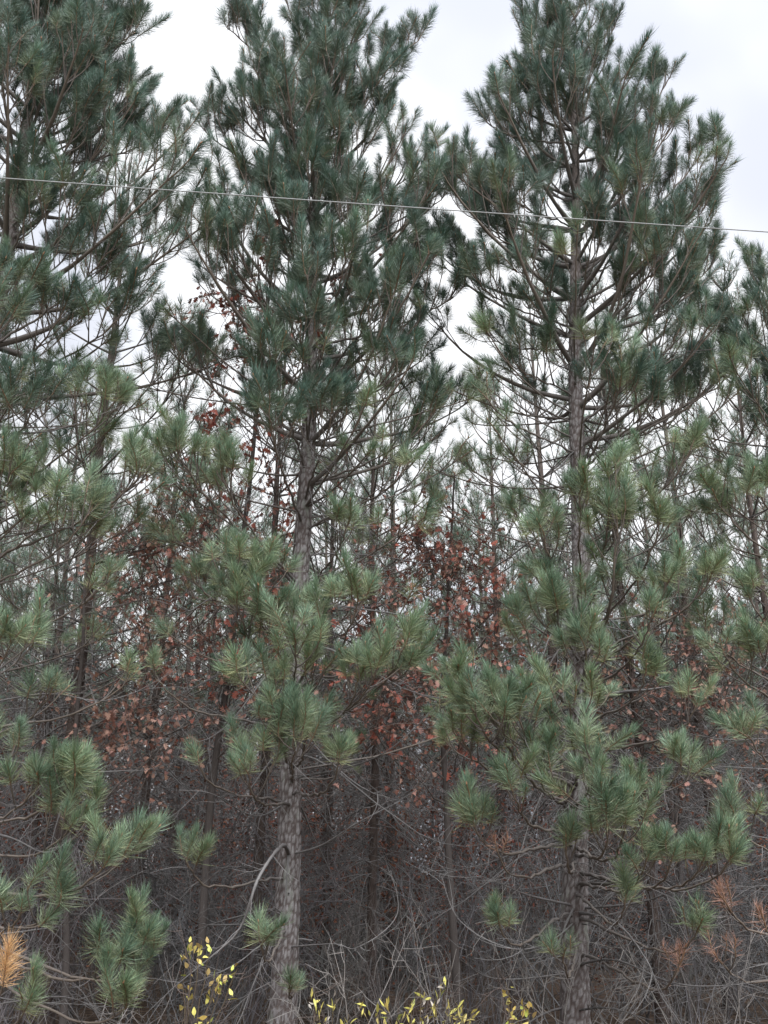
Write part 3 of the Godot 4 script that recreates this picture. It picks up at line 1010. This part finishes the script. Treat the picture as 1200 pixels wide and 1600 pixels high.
func far_pine() -> Shape:
	var s := Shape.new()
	var t := {"base": Vector3.ZERO, "lean": Vector2(0.01, 0.0), "bow": 0.0, "phase": 1.0, "high": 10.5, "r": 0.075}
	s.tube(grow(Vector3.ZERO, Vector3.UP, 10.5, 8, Vector3.ZERO, 0.01), taper(9, 0.08, 0.012), 6, lin(0.205, 0.175, 0.163), lin(0.205, 0.175, 0.163))
	for i in 60:
		var a := R(0, TAU)
		dead_limb(s, stem_at(t, R(0.5, 5.0)), Vector3(cos(a), R(-0.15, 0.5), sin(a)), R(0.6, 1.9), R(0.008, 0.014), R(0.0, 1.4), DEAD_WOOD, 0.5)
	var h := 4.0
	while h < 10.4:
		for k in 4:
			var a := R(0, TAU)
			var reach := minf(0.25 + (10.5 - h) * 0.42, 1.7) * R(0.7, 1.15)
			var main := grow(stem_at(t, h), Vector3(cos(a), R(0.1, 0.6), sin(a)), reach, 5, Vector3.UP * 0.7, 0.07)
			var tufts := []
			dress(s, main, 0.014, 0.4, 0.3, 0.35, 0.8, tufts, 0.6, "far", 4)
			for q in tufts:
				for j in 12:
					var d: Vector3 = ((q[1] as Vector3) * 0.9 + RV()).normalized()
					s.needle((q[0] as Vector3) + (q[1] as Vector3) * R(0.0, 0.15), d, (q[1] as Vector3) * 0.3, R(0.13, 0.19), 0.011, RV().normalized(), needle_color("green", R(0, 0.6)))
		h += 0.5
	return s


func joined(stems: Array, leaves: int) -> Shape:
	var out := Shape.new()
	for b in stems:
		var s: Shape = b[0]
		var first := out.v.size()
		out.v.append_array(s.v)
		out.n.append_array(s.n)
		out.c.append_array(s.c)
		for i in s.ix:
			out.ix.append(i + first)
	for i in leaves:
		var main: PackedVector3Array = stems[rng.randi() % stems.size()][1]
		var q := along(main, R(0.2, 0.98))
		var d := (RV() + Vector3.DOWN * 0.4).normalized()
		out.needle((q[0] as Vector3) + RV() * 0.45, d, RV() * 0.5, R(0.07, 0.12), 0.055, RV().normalized(), lin(0.24, 0.115, 0.070).lerp(lin(0.20, 0.07, 0.05), R(0, 1)) * R(0.7, 1.2))
	return out


func build_oaks() -> void:
	var lobes := [Vector2(0, 0.03), Vector2(0.12, 0.10), Vector2(0.24, 0.34), Vector2(0.34, 0.12), Vector2(0.52, 0.42), Vector2(0.62, 0.15), Vector2(0.80, 0.30), Vector2(0.86, 0.13), Vector2(1.0, 0.02)]
	var red := [make_leaf(lobes, 0.080, 0.6, lin(0.38, 0.120, 0.088)), make_leaf(lobes, 0.066, 1.1, lin(0.38, 0.185, 0.140)), make_leaf(lobes, 0.062, -0.7, lin(0.32, 0.160, 0.128))]
	var brown := [make_leaf(lobes, 0.060, 0.9, lin(0.37, 0.215, 0.162)), make_leaf(lobes, 0.056, -0.8, lin(0.42, 0.250, 0.195)), make_leaf(lobes, 0.060, 1.3, lin(0.34, 0.185, 0.150)), red[2]]
	var veil := func(x0: float, x1: float, y0: float, y1: float, z: float, count: int, spread: float, leaves: int) -> Array:
		var out := []
		for i in count:
			out.append([R(x0, x1), R(y0, y1), z + R(-0.5, 0.5), spread, leaves])
		return out
	oak("young oak with dark red leaves beside the scaly grey pine trunk", Vector3(-1.75, 0, -10.2), 9.2, 0.05, [
		[350, 455, -9.3, 0.16, 50], [360, 430, -9.3, 0.14, 30], [415, 330, -9.2, 0.13, 40], [410, 360, -9.2, 0.12, 20], [325, 645, -9.0, 0.16, 44], [305, 655, -9.1, 0.12, 24], [430, 630, -9.3, 0.16, 30], [540, 420, -9.3, 0.15, 40], [575, 410, -9.3, 0.12, 20],
		[420, 880, -9.3, 0.22, 60], [445, 930, -9.3, 0.2, 40]] + veil.call(250, 480, 480, 760, -10.2, 7, 0.3, 24) + veil.call(300, 480, 780, 1060, -9.8, 9, 0.3, 40), red, 120)
	oak("young oak with rusty leaves between the two tall front pines", Vector3(0.7, 0, -10.4), 6.0, 0.05, [
		[650, 850, -9.9, 0.3, 60], [745, 855, -9.8, 0.3, 60], [620, 975, -9.6, 0.25, 50], [590, 1000, -9.6, 0.2, 40]] + veil.call(540, 820, 800, 1130, -10.0, 19, 0.34, 60), brown + red, 120)
	oak("low oak with curled brown leaves behind the bare twigs", Vector3(-2.9, 0, -10.0), 4.9, 0.042, [
		[180, 1135, -9.6, 0.2, 40], [320, 1115, -9.5, 0.2, 36], [280, 1150, -9.6, 0.2, 36]] + veil.call(170, 380, 790, 1010, -10.0, 12, 0.32, 60) + veil.call(150, 400, 1010, 1180, -10.0, 7, 0.28, 40), brown, 110)
	oak("low oak with dull russet leaves behind the swept branch", Vector3(3.1, 0, -11.2), 4.6, 0.042, veil.call(850, 1180, 980, 1230, -10.9, 15, 0.36, 60), brown, 90)


func build_shrubs() -> void:
	var slim := [Vector2(0, 0.02), Vector2(0.2, 0.10), Vector2(0.45, 0.14), Vector2(0.75, 0.09), Vector2(1.0, 0.0)]
	var broad := [Vector2(0, 0.03), Vector2(0.18, 0.22), Vector2(0.45, 0.30), Vector2(0.75, 0.18), Vector2(1.0, 0.0)]
	var yellow := [make_leaf(slim, 0.062, 0.3, lin(0.56, 0.48, 0.13)), make_leaf(slim, 0.070, 0.5, lin(0.50, 0.46, 0.12)), make_leaf(slim, 0.055, 0.2, lin(0.58, 0.45, 0.14))]
	yellow.append_array([make_leaf(slim, 0.07, 1.2, lin(0.52, 0.44, 0.16)), make_leaf(slim, 0.062, -0.9, lin(0.44, 0.36, 0.13)), make_leaf(slim, 0.075, 0.8, lin(0.40, 0.42, 0.14))])
	var pale := [make_leaf(slim, 0.055, 1.0, lin(0.42, 0.37, 0.32)), yellow[0], yellow[1]]
	var gold := [make_leaf(broad, 0.055, 1.0, lin(0.50, 0.40, 0.12)), make_leaf(broad, 0.05, -0.8, lin(0.38, 0.27, 0.11)), make_leaf(broad, 0.050, 0.3, lin(0.55, 0.49, 0.13)), make_leaf(broad, 0.046, 0.4, lin(0.58, 0.42, 0.12)), make_leaf(broad, 0.044, 0.2, lin(0.46, 0.50, 0.11))]
	leafy_shrub("willowy shrub with narrow yellow leaves low between the front trunks", Vector3(0.25, 0, -7.6), 0.9, 9, [
		[600, 1565], [640, 1570], [655, 1545], [680, 1560], [700, 1575], [725, 1565], [620, 1590], [665, 1590], [715, 1590], [560, 1560], [590, 1585], [740, 1580], [640, 1595], [690, 1540]], yellow + pale, 7)
	leafy_shrub("small sparse shrub with pale yellow leaves under the scaly trunk", Vector3(-0.45, 0, -7.6), 0.9, 5, [[500, 1575], [510, 1590], [525, 1560], [490, 1550], [545, 1585]], pale, 5)
	leafy_shrub("shrub with bright gold leaves next to the thick front trunk", Vector3(0.95, 0, -7.8), 1.0, 5, [[800, 1575], [815, 1560], [795, 1590], [810, 1595], [825, 1570], [790, 1535]], gold, 6)
	leafy_shrub("shrub with rounded yellow leaves draped under the drooping bare limb", Vector3(-1.35, 0, -7.4), 1.2, 6, [
		[300, 1475], [315, 1470], [330, 1480], [290, 1485], [340, 1530], [350, 1525], [335, 1538], [370, 1515], [325, 1595], [310, 1592], [290, 1545]], gold, 6)
	# bare bushes in front of the trunks
	var where := [[-0.3, -7.9, 1.5, "pale bare bush with curling twigs beside the scaly grey trunk"], [0.7, -8.4, 1.5, "bare bush of thin arching twigs between the front trunks"], [2.4, -8.0, 1.5, "bare bush under the withered rust branches"],
		[-2.1, -8.0, 1.4, "bare bush of dark twigs beside the shrub with rounded yellow leaves"], [-3.1, -7.6, 1.3, "bare bush below the orange needle tuft"], [1.25, -8.3, 1.4, "bare bush at the foot of the thick front trunk"]]
	for q in where:
		var root := thing("bare_shrub", Vector3(q[0], 0, q[1]))
		tag(root, q[3], "shrub", "leafless shrubs at the edge of the stand")
		for b in bare_bush(8, q[2], 0.6, lin(0.33, 0.30, 0.28), 0.006, 0.8):
			part("stem", (b[0] as Shape).mesh(M.twig), root)


func build_wire() -> void:
	# one span along the road, about six metres up
	var a := at(0, 278, -5.5)
	var b := at(1200, 362, -6.1)
	b.y = a.y + 0.0
	var d := (b - a) / (b.x - a.x)
	var p := PackedVector3Array()
	for i in 61:
		var x := -24.0 + 0.8 * i
		var q := a + d * (x - a.x)
		q.y += 0.0006 * x * x - 0.004
		p.append(q)
	var s := Shape.new()
	var r := PackedFloat32Array()
	r.resize(p.size())
	r.fill(0.004)
	s.tube(p, r, 8, lin(0.20, 0.20, 0.20), lin(0.20, 0.20, 0.20))
	var o := part("utility_wire", s.mesh(M.wire), self)
	tag(o, "single grey utility wire strung across in front of the pines", "wire")
